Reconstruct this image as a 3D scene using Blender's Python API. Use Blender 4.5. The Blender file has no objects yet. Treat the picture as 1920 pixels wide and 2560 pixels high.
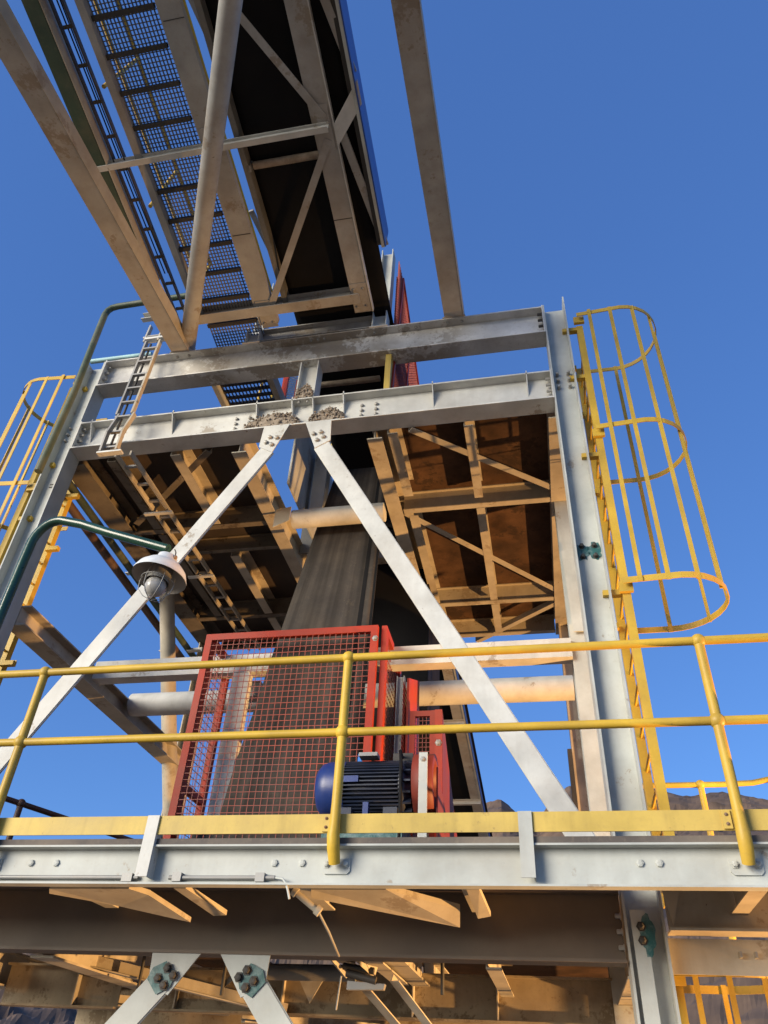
import bpy, bmesh, math, random
from mathutils import Vector, Matrix
random.seed(7)
R = math.radians
S = bpy.context.scene
COL = S.collection

# ------------------------------------------------------------------ camera
YAW, PITCH, ROLL, FPX = R(13.028), R(38.327), R(3.435), 1905.3
fw = Vector((-math.sin(YAW)*math.cos(PITCH), math.cos(YAW)*math.cos(PITCH), math.sin(PITCH)))
rt = Vector((math.cos(YAW), math.sin(YAW), 0)); up = rt.cross(fw)
rt2 = math.cos(ROLL)*rt + math.sin(ROLL)*up
up2 = -math.sin(ROLL)*rt + math.cos(ROLL)*up
cd = bpy.data.cameras.new('camera'); cam = bpy.data.objects.new('camera', cd); COL.objects.link(cam)
cam.matrix_world = Matrix(((rt2.x, up2.x, -fw.x, 0), (rt2.y, up2.y, -fw.y, 0), (rt2.z, up2.z, -fw.z, 0), (0, 0, 0, 1)))
cd.sensor_fit = 'VERTICAL'; cd.sensor_height = 32.0; cd.lens = FPX/2560*32.0
cd.clip_start = 0.05; cd.clip_end = 3000
S.camera = cam

# ------------------------------------------------------------------ light
SUN_EL, SUN_AZ = R(13), R(221)          # compass-like angle, clockwise from +Y
S.view_settings.view_transform = 'Standard'; S.view_settings.look = 'None'
S.view_settings.gamma = 1; S.view_settings.exposure = 1.0
W = bpy.data.worlds.new('World'); S.world = W; W.use_nodes = True
wn = W.node_tree.nodes; wl = W.node_tree.links; wn.clear()
sky = wn.new('ShaderNodeTexSky'); sky.sky_type = 'NISHITA'; sky.sun_disc = False
sky.sun_elevation = SUN_EL; sky.sun_rotation = SUN_AZ; sky.altitude = 900
sky.air_density = 1.0; sky.dust_density = 0.0; sky.ozone_density = 5.0
bg = wn.new('ShaderNodeBackground'); bg.inputs[1].default_value = 0.115
wo = wn.new('ShaderNodeOutputWorld')
base = wn.new('ShaderNodeMix'); base.data_type = 'RGBA'; base.inputs['Factor'].default_value = 0.42
wl.new(sky.outputs[0], base.inputs[6]); base.inputs[7].default_value = (0.38, 1.0, 3.2, 1)
wl.new(base.outputs[2], bg.inputs[0]); wl.new(bg.outputs[0], wo.inputs[0])
sd = bpy.data.lights.new('sun', 'SUN'); sd.energy = 3.1; sd.angle = R(32); sd.color = (1.0, 0.89, 0.72)
so = bpy.data.objects.new('sun', sd); COL.objects.link(so)
sv = Vector((math.sin(SUN_AZ)*math.cos(SUN_EL), math.cos(SUN_AZ)*math.cos(SUN_EL), math.sin(SUN_EL)))
so.rotation_euler = sv.to_track_quat('Z', 'Y').to_euler()
# the yard's floodlight, low down on the right outside the picture (its fixture is built near the end)
FLOOD = Vector((7.2, 5.0, -1.2)); AIM = Vector((-2.0, 8.0, 1.1))
fd = bpy.data.lights.new('flood_lamp_light', 'SPOT'); fd.energy = 4700; fd.color = (1.0, 0.53, 0.18)
fd.shadow_soft_size = 0.06; fd.spot_size = R(80); fd.spot_blend = 0.8
fo = bpy.data.objects.new('flood_lamp_light', fd); COL.objects.link(fo)
fo.location = FLOOD; fo.rotation_euler = (FLOOD-AIM).to_track_quat('Z', 'Y').to_euler()

# ------------------------------------------------------------------ materials
def paint(name, col, rough=0.45, dust=(0.30, 0.24, 0.17), dust_amt=0.25, rust=0.0, var=0.12, scale=3.0, metal=0.0, bump=0.15, streak=0.0, dscale=1.7, spec=0.5, splotch=0.0, chips=0.0, zone=None):
    m = bpy.data.materials.new(name); m.use_nodes = True
    n = m.node_tree.nodes; l = m.node_tree.links
    b = n['Principled BSDF']; b.inputs['Roughness'].default_value = rough; b.inputs['Metallic'].default_value = metal
    b.inputs['Specular IOR Level'].default_value = spec
    g = n.new('ShaderNodeNewGeometry')
    def noise(sc, det=4, ro=0.55, stretch=None):
        t = n.new('ShaderNodeTexNoise'); t.inputs['Scale'].default_value = sc; t.inputs['Detail'].default_value = det; t.inputs['Roughness'].default_value = ro
        if stretch:
            mp = n.new('ShaderNodeMapping'); mp.inputs['Scale'].default_value = stretch
            l.new(g.outputs['Position'], mp.inputs['Vector']); l.new(mp.outputs[0], t.inputs['Vector'])
        else: l.new(g.outputs['Position'], t.inputs['Vector'])
        return t
    def ramp(src, a, b_):
        r = n.new('ShaderNodeMapRange'); r.inputs['From Min'].default_value = a; r.inputs['From Max'].default_value = b_
        l.new(src, r.inputs['Value']); return r.outputs[0]
    def mix(fac, A, B):
        x = n.new('ShaderNodeMix'); x.data_type = 'RGBA'
        if isinstance(fac, float): x.inputs['Factor'].default_value = fac
        else: l.new(fac, x.inputs['Factor'])
        for s, v in ((6, A), (7, B)):
            if isinstance(v, tuple): x.inputs[s].default_value = (*v, 1)
            else: l.new(v, x.inputs[s])
        return x.outputs[2]
    def mul(src, k):
        x = n.new('ShaderNodeMath'); x.operation = 'MULTIPLY'; x.inputs[1].default_value = k; l.new(src, x.inputs[0]); return x.outputs[0]
    def zoned(f):
        if not zone: return f
        sx = n.new('ShaderNodeSeparateXYZ'); l.new(g.outputs['Position'], sx.inputs[0])
        a = n.new('ShaderNodeMath'); a.operation = 'SUBTRACT'; a.inputs[1].default_value = zone[0]; l.new(sx.outputs[0], a.inputs[0])
        b2 = n.new('ShaderNodeMath'); b2.operation = 'ABSOLUTE'; l.new(a.outputs[0], b2.inputs[0])
        r = n.new('ShaderNodeMapRange'); r.inputs['From Min'].default_value = zone[1]; r.inputs['From Max'].default_value = zone[1]*0.72; r.inputs['To Min'].default_value = 0.12; l.new(b2.outputs[0], r.inputs['Value'])
        x = n.new('ShaderNodeMath'); x.operation = 'MULTIPLY'; l.new(f, x.inputs[0]); l.new(r.outputs[0], x.inputs[1]); return x.outputs[0]
    n1 = noise(scale, 5); dark = tuple(c*(1-2*var) for c in col); lite = tuple(min(1, c*(1+var)) for c in col)
    c = mix(ramp(n1.outputs['Fac'], 0.3, 0.7), dark, lite)
    if dust_amt > 0:
        n2 = noise(dscale, 6, 0.62); n3 = noise(38, 3, 0.6)
        d1 = ramp(n2.outputs['Fac'], 0.44, 0.74); c = mix(zoned(mul(d1, dust_amt*1.6)), c, dust)
        c = mix(mul(ramp(n3.outputs['Fac'], 0.56, 0.8), dust_amt*0.8), c, dust)
    if streak > 0:
        n5 = noise(1.0, 4, 0.6, (9, 9, 0.8)); c = mix(mul(ramp(n5.outputs['Fac'], 0.5, 0.75), streak), c, tuple(x*0.45 for x in dust))
    if splotch > 0:
        n6 = noise(2.3, 9, 0.72); n7 = noise(26, 4, 0.7)
        m6 = n.new('ShaderNodeMath'); m6.operation = 'MULTIPLY_ADD'; m6.inputs[1].default_value = 0.22; l.new(n7.outputs['Fac'], m6.inputs[0]); l.new(n6.outputs['Fac'], m6.inputs[2])
        c = mix(zoned(mul(ramp(m6.outputs[0], 0.74-0.12*splotch, 0.78-0.12*splotch), 0.72)), c, tuple(x*0.85 for x in dust))
    if chips > 0:
        n8 = noise(17, 9, 0.74); c = mix(ramp(n8.outputs['Fac'], 0.70-0.08*chips, 0.735-0.08*chips), c, (0.10, 0.06, 0.04))
    if rust > 0:
        n4 = noise(6.5, 8, 0.7); c = mix(ramp(n4.outputs['Fac'], 0.72-rust*0.2, 0.78-rust*0.15), c, (0.16, 0.065, 0.03))
    l.new(c, b.inputs['Base Color'])
    rr = n.new('ShaderNodeMapRange'); rr.inputs['To Min'].default_value = max(0.05, rough-0.12); rr.inputs['To Max'].default_value = min(1, rough+0.2)
    l.new(n1.outputs['Fac'], rr.inputs['Value']); l.new(rr.outputs[0], b.inputs['Roughness'])
    if bump > 0:
        nb = noise(70, 3, 0.6); bp = n.new('ShaderNodeBump'); bp.inputs['Strength'].default_value = bump; bp.inputs['Distance'].default_value = 0.004
        l.new(nb.outputs['Fac'], bp.inputs['Height']); l.new(bp.outputs[0], b.inputs['Normal'])
    return m
M = dict(
    white=paint('white_grey_paint', (0.58, 0.58, 0.54), 0.5, dust_amt=0.2, rust=0.04, streak=0.12, splotch=0.25, chips=0.25, spec=0.35),
    clean=paint('pale_grey_paint', (0.44, 0.46, 0.43), 0.5, dust_amt=0.18, rust=0.06, streak=0.12, splotch=0.1, chips=0.25, spec=0.35),
    dusty=paint('dusty_grey_paint', (0.36, 0.355, 0.335), 0.6, dust=(0.26, 0.21, 0.155), dust_amt=0.4, rust=0.1, streak=0.2, splotch=0.35, chips=0.4, spec=0.25),
    soiled=paint('mud_stained_paint', (0.62, 0.61, 0.57), 0.55, zone=(-2.0, 1.7), dust=(0.27, 0.22, 0.16), dust_amt=0.5, rust=0.08, dscale=2.4, splotch=1.15, chips=0.3, spec=0.3),
    under=paint('tan_grey_paint', (0.43, 0.39, 0.31), 0.55, dust_amt=0.35, rust=0.2, streak=0.22, splotch=0.4, chips=0.45, spec=0.25),
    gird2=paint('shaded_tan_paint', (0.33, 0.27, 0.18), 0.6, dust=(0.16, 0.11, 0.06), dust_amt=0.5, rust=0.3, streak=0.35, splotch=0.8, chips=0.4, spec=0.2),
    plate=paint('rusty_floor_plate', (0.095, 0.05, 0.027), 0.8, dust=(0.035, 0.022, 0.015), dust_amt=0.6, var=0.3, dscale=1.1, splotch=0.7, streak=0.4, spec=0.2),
    darkplate=paint('dark_floor_plate', (0.045, 0.03, 0.02), 0.8, dust=(0.02, 0.015, 0.012), dust_amt=0.6, var=0.25, dscale=1.1),  # left floor plate, a darker brown than the right one
    girder=paint('shade_brown_girder', (0.13, 0.10, 0.072), 0.6, dust=(0.10, 0.07, 0.05), dust_amt=0.4),  # brown darkened to carry the shade on the front girder's web
    stringer=paint('dark_grey_stringer', (0.13, 0.13, 0.12), 0.6, dust_amt=0.3),
    dimbay=paint('dim_left_bay_paint', (0.17, 0.145, 0.11), 0.65, dust=(0.07, 0.05, 0.035), dust_amt=0.5, rust=0.3, splotch=0.6, chips=0.4, spec=0.2),  # left bay's weak lamp light put into the colour, plus rust and chips
    maroon=paint('dark_red_paint', (0.17, 0.026, 0.016), 0.5, dust=(0.12, 0.05, 0.035), dust_amt=0.4, rust=0.1, chips=0.2, spec=0.3),
    deck=paint('dark_deck_plate', (0.10, 0.085, 0.075), 0.8, dust_amt=0.35),
    yellow=paint('yellow_paint', (0.56, 0.365, 0.038), 0.45, dust=(0.27, 0.18, 0.06), dust_amt=0.3, rust=0.12, chips=0.3, spec=0.35),
    toe=paint('pale_yellow_paint', (0.58, 0.42, 0.10), 0.5, dust=(0.30, 0.21, 0.08), dust_amt=0.3, rust=0.2, streak=0.3, splotch=0.15, chips=0.5, spec=0.3),
    red=paint('red_paint', (0.36, 0.034, 0.014), 0.5, dust=(0.2, 0.05, 0.03), dust_amt=0.4, rust=0.15, chips=0.2, spec=0.25),
    wire=paint('dull_red_wire', (0.30, 0.055, 0.03), 0.55, dust=(0.2, 0.08, 0.06), dust_amt=0.2, bump=0),
    blue=paint('blue_paint', (0.012, 0.035, 0.17), 0.34, dust=(0.07, 0.08, 0.12), dust_amt=0.3, chips=0.2),
    navy=paint('dark_blue_paint', (0.009, 0.017, 0.042), 0.45, dust=(0.07, 0.065, 0.06), dust_amt=0.4),
    sheet=paint('blue_sheet', (0.03, 0.09, 0.34), 0.4, dust_amt=0.08, bump=0),
    rubber=paint('black_rubber', (0.008, 0.008, 0.009), 0.7, dust=(0.016, 0.015, 0.014), dust_amt=0.3, spec=0.15),
    belt=paint('worn_belt', (0.050, 0.043, 0.037), 0.75, dust=(0.10, 0.08, 0.06), dust_amt=0.45, spec=0.2, splotch=0.3),
    green=paint('dark_green_paint', (0.012, 0.05, 0.032), 0.22, dust_amt=0.0, var=0.2),
    olive=paint('dusty_green_paint', (0.045, 0.075, 0.045), 0.5, dust=(0.16, 0.14, 0.08), dust_amt=0.4),
    cyan=paint('pale_blue_paint', (0.30, 0.52, 0.55), 0.45, dust_amt=0.15),
    galv=paint('galvanised_steel', (0.27, 0.27, 0.26), 0.5, metal=0.25, dust_amt=0.3),
    rusty=paint('rusty_steel', (0.20, 0.13, 0.085), 0.8, dust=(0.28, 0.2, 0.13), dust_amt=0.4, rust=0.6),
    brown=paint('brown_pipe_paint', (0.075, 0.035, 0.02), 0.5, dust_amt=0.1),
    dark=paint('dark_steel', (0.035, 0.033, 0.03), 0.6, dust=(0.08, 0.06, 0.045), dust_amt=0.3),
    teal=paint('teal_primer', (0.01, 0.085, 0.085), 0.5, dust=(0.25, 0.33, 0.32), dust_amt=0.45, dscale=16, scale=20),
    mud=paint('dried_mud', (0.26, 0.205, 0.15), 0.95, dust=(0.38, 0.33, 0.27), dust_amt=0.4, dscale=12, bump=0.9),
    shade=paint('lamp_shade_enamel', (0.72, 0.76, 0.78), 0.35, dust_amt=0.12),
    shadein=paint('dirty_shade_inside', (0.42, 0.40, 0.37), 0.5, dust_amt=0.4),
    bolt=paint('bolt_steel', (0.34, 0.33, 0.30), 0.45, metal=0.3, dust_amt=0.2, bump=0),
    rock=paint('brown_rock', (0.15, 0.095, 0.058), 0.95, dust=(0.09, 0.06, 0.042), dust_amt=0.7, var=0.3, scale=0.35, dscale=0.12, bump=0),
    ground=paint('sandy_ground', (0.36, 0.275, 0.185), 0.95, dust=(0.22, 0.17, 0.12), dust_amt=0.4, scale=0.3, bump=0),
)
gm = bpy.data.materials.new('dusty_globe_glass'); gm.use_nodes = True
gb = gm.node_tree.nodes['Principled BSDF']; gb.inputs['Base Color'].default_value = (0.44, 0.43, 0.41, 1); gb.inputs['Roughness'].default_value = 0.22
gb.inputs['Transmission Weight'].default_value = 0.25; gb.inputs['IOR'].default_value = 1.45
M['glass'] = gm
# worn belt: lengthwise wear streaks that run along the drive belt (object x is across the belt)
bn = M['belt'].node_tree.nodes; bl = M['belt'].node_tree.links
src = bn['Principled BSDF'].inputs['Base Color'].links[0].from_socket
tx = bn.new('ShaderNodeTexNoise'); tx.inputs['Scale'].default_value = 1.0; tx.inputs['Detail'].default_value = 5
mp = bn.new('ShaderNodeMapping'); mp.inputs['Scale'].default_value = (8, 0.3, 0.3); ge = bn.new('ShaderNodeUVMap')
bl.new(ge.outputs[0], mp.inputs[0]); bl.new(mp.outputs[0], tx.inputs['Vector'])
rp = bn.new('ShaderNodeMapRange'); rp.inputs['From Min'].default_value = 0.35; rp.inputs['From Max'].default_value = 0.65; rp.inputs['To Min'].default_value = 0.5; rp.inputs['To Max'].default_value = 1.35
bl.new(tx.outputs['Fac'], rp.inputs['Value'])
vm = bn.new('ShaderNodeVectorMath'); vm.operation = 'SCALE'; bl.new(src, vm.inputs[0]); bl.new(rp.outputs[0], vm.inputs['Scale'])
bl.new(vm.outputs[0], bn['Principled BSDF'].inputs['Base Color'])

# ------------------------------------------------------------------ mesh helpers
V = Vector
def frame(p1, p2, upv=(0, 0, 1)):
    d = (V(p2)-V(p1)).normalized(); u = V(upv)
    if abs(d.dot(u.normalized())) > 0.99: u = V((0, 1, 0)) if abs(d.y) < 0.9 else V((1, 0, 0))
    r = d.cross(u).normalized(); w = r.cross(d).normalized()
    return d, r, w
class MB:
    def __init__(s): s.v = []; s.f = []; s.sm = []
    def add(s, vs, fs, smooth=False):
        k = len(s.v); s.v += [V(x) for x in vs]; s.f += [tuple(i+k for i in f) for f in fs]; s.sm += [smooth]*len(fs); return s
    def box(s, x0, x1, y0, y1, z0, z1):
        x0, x1 = min(x0, x1), max(x0, x1); y0, y1 = min(y0, y1), max(y0, y1); z0, z1 = min(z0, z1), max(z0, z1)
        vs = [(x, y, z) for x in (x0, x1) for y in (y0, y1) for z in (z0, z1)]
        return s.add(vs, [(0, 1, 3, 2), (4, 6, 7, 5), (0, 4, 5, 1), (2, 3, 7, 6), (0, 2, 6, 4), (1, 5, 7, 3)])
    def ext(s, p1, p2, poly, upv=(0, 0, 1)):       # polygon (u right, v up) swept from p1 to p2
        d, r, w = frame(p1, p2, upv); n = len(poly)
        a = [V(p1)+r*u+w*v for u, v in poly]; b = [V(p2)+r*u+w*v for u, v in poly]
        fs = [tuple(range(n))[::-1], tuple(range(n, 2*n))]+[(i, (i+1) % n, n+(i+1) % n, n+i) for i in range(n)]
        return s.add(a+b, fs)
    def H(s, p1, p2, h, b, tw=0.01, tf=0.013, upv=(0, 0, 1)):
        h2, b2, t = h/2, b/2, tw/2
        return s.ext(p1, p2, [(-b2, -h2), (b2, -h2), (b2, -h2+tf), (t, -h2+tf), (t, h2-tf), (b2, h2-tf), (b2, h2), (-b2, h2), (-b2, h2-tf), (-t, h2-tf), (-t, -h2+tf), (-b2, -h2+tf)], upv)
    def U(s, p1, p2, h, b, t=0.009, side=1, upv=(0, 0, 1)):  # channel: web at u=0, flanges towards side*u
        h2 = h/2
        po = [(0, -h2), (side*b, -h2), (side*b, -h2+t), (side*t, -h2+t), (side*t, h2-t), (side*b, h2-t), (side*b, h2), (0, h2)]
        return s.ext(p1, p2, po, upv)
    def L(s, p1, p2, a, b, t=0.008, su=1, sv=1, upv=(0, 0, 1)):
        return s.ext(p1, p2, [(0, 0), (su*a, 0), (su*a, sv*t), (su*t, sv*t), (su*t, sv*b), (0, sv*b)], upv)
    def bar(s, p1, p2, w, h, upv=(0, 0, 1)):
        return s.ext(p1, p2, [(-w/2, -h/2), (w/2, -h/2), (w/2, h/2), (-w/2, h/2)], upv)
    def tube(s, pts, r, n=12, caps=True, closed=False):
        pts = [V(p) for p in pts]; k = len(pts); rings = []
        prev = None
        for i, p in enumerate(pts):
            if closed: d = pts[(i+1) % k]-pts[i-1]
            else: d = pts[min(i+1, k-1)]-pts[max(i-1, 0)]
            d.normalize()
            if prev is None:
                u = V((0, 0, 1)) if abs(d.z) < 0.9 else V((1, 0, 0)); a = d.cross(u).normalized()
            else: a = (prev-d*prev.dot(d)).normalized()
            prev = a; b = d.cross(a); rr = r[i] if isinstance(r, (list, tuple)) else r
            rings.append([p+a*math.cos(6.2832*j/n)*rr+b*math.sin(6.2832*j/n)*rr for j in range(n)])
        vs = [x for g_ in rings for x in g_]; fs = []
        for i in range(k if closed else k-1):
            for j in range(n): fs.append((i*n+j, i*n+(j+1) % n, ((i+1) % k)*n+(j+1) % n, ((i+1) % k)*n+j))
        s.add(vs, fs, True)
        if caps and not closed: s.add(rings[0], [tuple(range(n))[::-1]]); s.add(rings[-1], [tuple(range(n))])
        return s
    def lathe(s, c, axis, prof, n=24, smooth=True):          # prof: list of (distance along axis, radius)
        ax = V(axis).normalized(); u = V((0, 0, 1)) if abs(ax.z) < 0.9 else V((1, 0, 0)); a = ax.cross(u).normalized(); b = ax.cross(a)
        vs = []; fs = []
        for t, r in prof:
            for j in range(n): vs.append(V(c)+ax*t+(a*math.cos(6.2832*j/n)+b*math.sin(6.2832*j/n))*r)
        for i in range(len(prof)-1):
            for j in range(n): fs.append((i*n+j, i*n+(j+1) % n, (i+1)*n+(j+1) % n, (i+1)*n+j))
        return s.add(vs, fs, smooth)
    def ball(s, c, r, n=12, m=8): return s.lathe(V(c)-V((0, 0, 0)), (0, 0, 1), [(-r*math.cos(math.pi*i/m), max(1e-4, r*math.sin(math.pi*i/m))) for i in range(m+1)], n)
    def plate(s, pts, t):                                    # polygon of 3-D points given thickness t along its normal
        pts = [V(p) for p in pts]; nrm = (pts[1]-pts[0]).cross(pts[2]-pts[0]).normalized()*t; n = len(pts)
        return s.add(pts+[p+nrm for p in pts], [tuple(range(n))[::-1], tuple(range(n, 2*n))]+[(i, (i+1) % n, n+(i+1) % n, n+i) for i in range(n)])
    def build(s, name, mat, parent=None, label=None):
        me = bpy.data.meshes.new(name); base = V(parent_loc(parent)) if parent else V((0, 0, 0))
        me.from_pydata([v-base for v in s.v], [], s.f); me.materials.append(M[mat] if isinstance(mat, str) else mat)
        for p, q in zip(me.polygons, s.sm): p.use_smooth = q
        bm = bmesh.new(); bm.from_mesh(me); bmesh.ops.recalc_face_normals(bm, faces=bm.faces); bm.to_mesh(me); bm.free()
        o = bpy.data.objects.new(name, me); COL.objects.link(o)
        if parent: o.parent = parent
        if label: o['label'] = label
        return o
def parent_loc(p):
    v = V((0, 0, 0))
    while p: v += p.location; p = p.parent
    return v
def thing(name, label, cat, loc=(0, 0, 0), group=None):
    o = bpy.data.objects.new(name, None); COL.objects.link(o); o.location = loc; o.empty_display_size = 0.2
    o['label'] = label; o['category'] = cat
    if group: o['group'] = group
    return o
def tag(o, label, cat, group=None):
    o['label'] = label; o['category'] = cat
    if group: o['group'] = group
    return o
_bolts = {}
def bolt(pos, parent, r=0.016, h=0.02, axis='-Y', mat='bolt', name='bolt'):
    key = (r, h, axis, mat)
    if key not in _bolts:
        mb = MB(); ax = {'-Y': (0, -1, 0), '-Z': (0, 0, -1), 'X': (1, 0, 0), '-X': (-1, 0, 0)}[axis]
        mb.lathe((0, 0, 0), ax, [(0, r*1.5), (0.004, r*1.5), (0.004, r), (h, r), (h+0.003, r*0.5), (h+0.003, 0.0005)], 6, False)
        me = bpy.data.meshes.new('bolt'); me.from_pydata(mb.v, [], mb.f); me.materials.append(M[mat]); _bolts[key] = me
    o = bpy.data.objects.new(name, _bolts[key]); COL.objects.link(o); o.parent = parent; o.location = V(pos)-parent_loc(parent); return o
def ray(px, py):          # direction through a point of the 1920 x 2560 photograph
    return rt2*((px-960)/FPX)-up2*((py-1280)/FPX)+fw
def at(px, py, Y):        # the point of the vertical plane y = Y seen there
    d = ray(px, py); return d*(Y/d.y)
def atz(px, py, Z):
    d = ray(px, py); return d*(Z/d.z)

GZ = -1.9                 # level of the yard below the photographer's landing
CX = -2.07                # centre line of the tower
# ------------------------------------------------------------------ ground and hillside
g_ = MB(); g_.add([(-900, -900, GZ), (900, -900, GZ), (900, 900, GZ), (-900, 900, GZ)], [(0, 1, 2, 3)])
o = g_.build('ground', 'ground'); o['kind'] = 'structure'
from mathutils import noise as MN
def hash_noise(x, y): return MN.fractal(V((x, y, 3.7)), 1.0, 2.1, 5)
sky_el = [(-60, 5.0), (-45, 6.0), (-36, 8.5), (-22, 13), (-10, 17.0), (-5.5, 17.6), (-3.2, 18.1), (-2.0, 17.1), (-0.7, 16.7), (0.5, 18.0), (1.7, 18.9), (4, 18.3), (7, 18.6), (10, 18.0), (12, 17.9), (15, 17.2), (25, 17), (50, 15)]
def el_at(az):
    for (a, e), (b, f) in zip(sky_el, sky_el[1:]):
        if a <= az <= b: return e+(f-e)*(az-a)/(b-a)
    return 15
hv = []; hf = []; NA, NR = 420, 70
for i in range(NA+1):
    az = -60+110*i/NA; ca, sa = math.cos(R(az)), math.sin(R(az))
    top = math.tan(R(el_at(az)))*95
    for j in range(NR+1):
        u = j/NR; r = 24+u*96
        h = GZ+(top-GZ)*((r-24)/71.0)**1.15 if r < 95 else top-(r-95)*0.5
        x, y = sa*r, ca*r
        rough = min(1, (r-24)/20)
        h += (MN.fractal(V((x*0.13, y*0.13, 1.3)), 0.9, 2.2, 7)*1.6*(0.35 if r > 86 else 1)+MN.noise(V((x*1.1, y*1.1, 0)))*0.25)*rough
        hv.append((x, y, h))
for i in range(NA):
    for j in range(NR): a = i*(NR+1)+j; hf.append((a, a+NR+1, a+NR+2, a+1))
hm = MB(); hm.add(hv, hf); o = hm.build('hillside', 'rock'); o['kind'] = 'structure'

# ------------------------------------------------------------------ steel tower
T = thing('steel_tower', 'white painted steel tower frame with inverted V braces, standing behind the yellow railing', 'steel tower', (CX, 5.1, GZ))
def P(mb, name, mat='white', parent=None, label=None): return mb.build(name, mat, parent or T, label)
UBZ0, UBZ1, LBZ0, LBZ1 = 6.20, 6.605, 5.25, 5.62
# columns (H sections, web facing the front)
cr = P(MB().H((0.495, 5.1, GZ), (0.495, 5.1, 6.62), 0.22, 0.2, 0.012, 0.014, (1, 0, 0)), 'column', 'clean')
cl = P(MB().H((-4.635, 5.1, GZ), (-4.635, 5.1, 6.60), 0.22, 0.2, 0.012, 0.014, (1, 0, 0)), 'column', 'clean')
P(MB().box(0.591, 0.605, 5.0, 5.2, 6.615, 6.72), 'column_lug', 'clean')
cm = P(MB().H((0.46, 6.56, GZ), (0.46, 6.56, 5.19), 0.2, 0.22, 0.012, 0.014, (0, 1, 0)), 'column', 'clean')
P(MB().H((0.455, 9.1, GZ), (0.455, 9.1, 5.19), 0.2, 0.2, 0.012, 0.014, (1, 0, 0)), 'column', 'under')
P(MB().H((-4.58, 9.1, GZ), (-4.58, 9.1, 5.19), 0.2, 0.2, 0.012, 0.014, (1, 0, 0)), 'column', 'under')
for z in (5.63, 5.54, 5.45):
    for x in (0.442, 0.546): bolt((x, 5.094, z), cr, 0.015, 0.045)
    for x in (-4.69, -4.60): bolt((x, 5.094, z), cl, 0.013, 0.03)
# teal primer patches and bolts where the cross bracing was fixed
def blot(cx, cz, y, rx, rz, parent, name='primer_stain', seed=0, nrm=-1):
    rnd = random.Random(seed); k = 26; pts = []
    for i in range(k):
        a = 6.2832*i/k; q = 1+rnd.uniform(-0.18, 0.18); pts.append((cx+rx*q*math.cos(a), y, cz+rz*q*math.sin(a)))
    return MB().add(pts, [tuple(range(k))]).build(name, 'teal', parent)
for x in (0.446, 0.543):
    blot(x, 3.56, 5.0915, 0.05, 0.085, cr, seed=int(x*99))
    for z in (3.61, 3.51): bolt((x, 5.0905, z), cr, 0.016, 0.03, mat='dark')
blot(0.495, 3.575, 5.0918, 0.06, 0.035, cr, seed=3)
for z in (4.85, 4.15): 
    for dz in (0, -0.035): P(MB().box(-4.66, -4.56, 5.088, 5.094, z+dz, z+dz-0.012), 'slot', 'dark', cl)
# the two front cross beams
def front_beam(z0, z1, mat, name='cross_beam'):
    zc = (z0+z1)/2
    b = P(MB().H((-4.51, 5.1, zc), (0.372, 5.1, zc), z1-z0, 0.2, 0.012, 0.016), name, mat)
    P(MB().box(-4.524, -4.5105, 5.0, 5.2, z0-0.002, z1+0.02), 'end_plate', 'white', b)
    P(MB().box(0.3725, 0.384, 5.0, 5.2, z0-0.002, z1+0.02), 'end_plate', 'white', b)
    return b
ub = front_beam(UBZ0, UBZ1, 'soiled'); lb = front_beam(LBZ0, LBZ1, 'white')
for b, z0, z1 in ((ub, UBZ0, UBZ1), (lb, LBZ0, LBZ1)):
    for i in range(4):
        z = z0+0.06+i*(z1-z0-0.12)/3
        bolt((-4.509, 5.055, z), b, 0.016, 0.045, 'X'); bolt((0.371, 5.055, z), b, 0.016, 0.045, '-X', 'dark' if b is ub else 'bolt')
for x in (0.153, -0.751, -1.645, -1.96, -2.177, -2.553, -3.469, -4.391):
    top = LBZ1+0.03
    P(MB().plate([(x-0.005, 5.093, top), (x-0.005, 5.0, top), (x-0.005, 5.0, top-0.05), (x-0.005, 5.093, LBZ0+0.14)], 0.010), 'stiffener', 'white', lb)
for x in (-2.777, -2.637, -1.464, -1.318):
    for i in range(4): bolt((x, 5.093, 5.30+i*0.069), lb, 0.015, 0.02, mat='bolt')
for x in (-3.66, -3.52, -2.1, -2.02, -1.95, -1.39, -0.94, -0.6, -0.45):
    bolt((x, 5.05, UBZ1-0.016), ub, 0.013, 0.022, '-Z')
for x in (-2.11, -2.02): bolt((x, 5.03, LBZ1-0.016), lb, 0.014, 0.03, '-Z')
P(MB().H((-2.06, 5.1, LBZ1), (-2.06, 5.1, UBZ0), 0.2, 0.16, 0.01, 0.012, (1, 0, 0)), 'link_post', 'white')
P(MB().box(-1.25, -1.19, 5.05, 5.17, LBZ1, UBZ0), 'link_plate', 'toe')
# inverted V braces, upper storey and lower storey
def brace(xa, za, xb, zb, sgn, gus, gmat='white', mat='white', bm='bolt'):
    d = V((xb-xa, 0, zb-za)).normalized(); s = V((d.z, 0, -d.x))*0.073
    a, b = V((xa, 5.0, za)), V((xb, 5.0, zb))
    br = MB().plate([a-s, a+s, b+s, b-s], 0.008)
    for k in (-1, 1): br.plate([a+s*k, b+s*k, b+s*k+V((0, 0.014, 0)), a+s*k+V((0, 0.014, 0))], -0.007*k)
    br = P(br, 'brace', mat)
    gp = MB().plate([(x, 4.995, z) for x, z in gus], -0.01).build('gusset_plate', gmat, br)
    return br, gp
def wall_bolts(par, pts, y=4.992, r=0.017, mat='bolt'):
    for x, z in pts: bolt((x, y, z), par, r, 0.022, mat=mat)
gR = [(-1.992, 5.25), (-1.73, 5.25), (-1.715, 4.975), (-1.86, 4.890)]
gL = [(2*CX-x, z) for x, z in gR]
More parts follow.
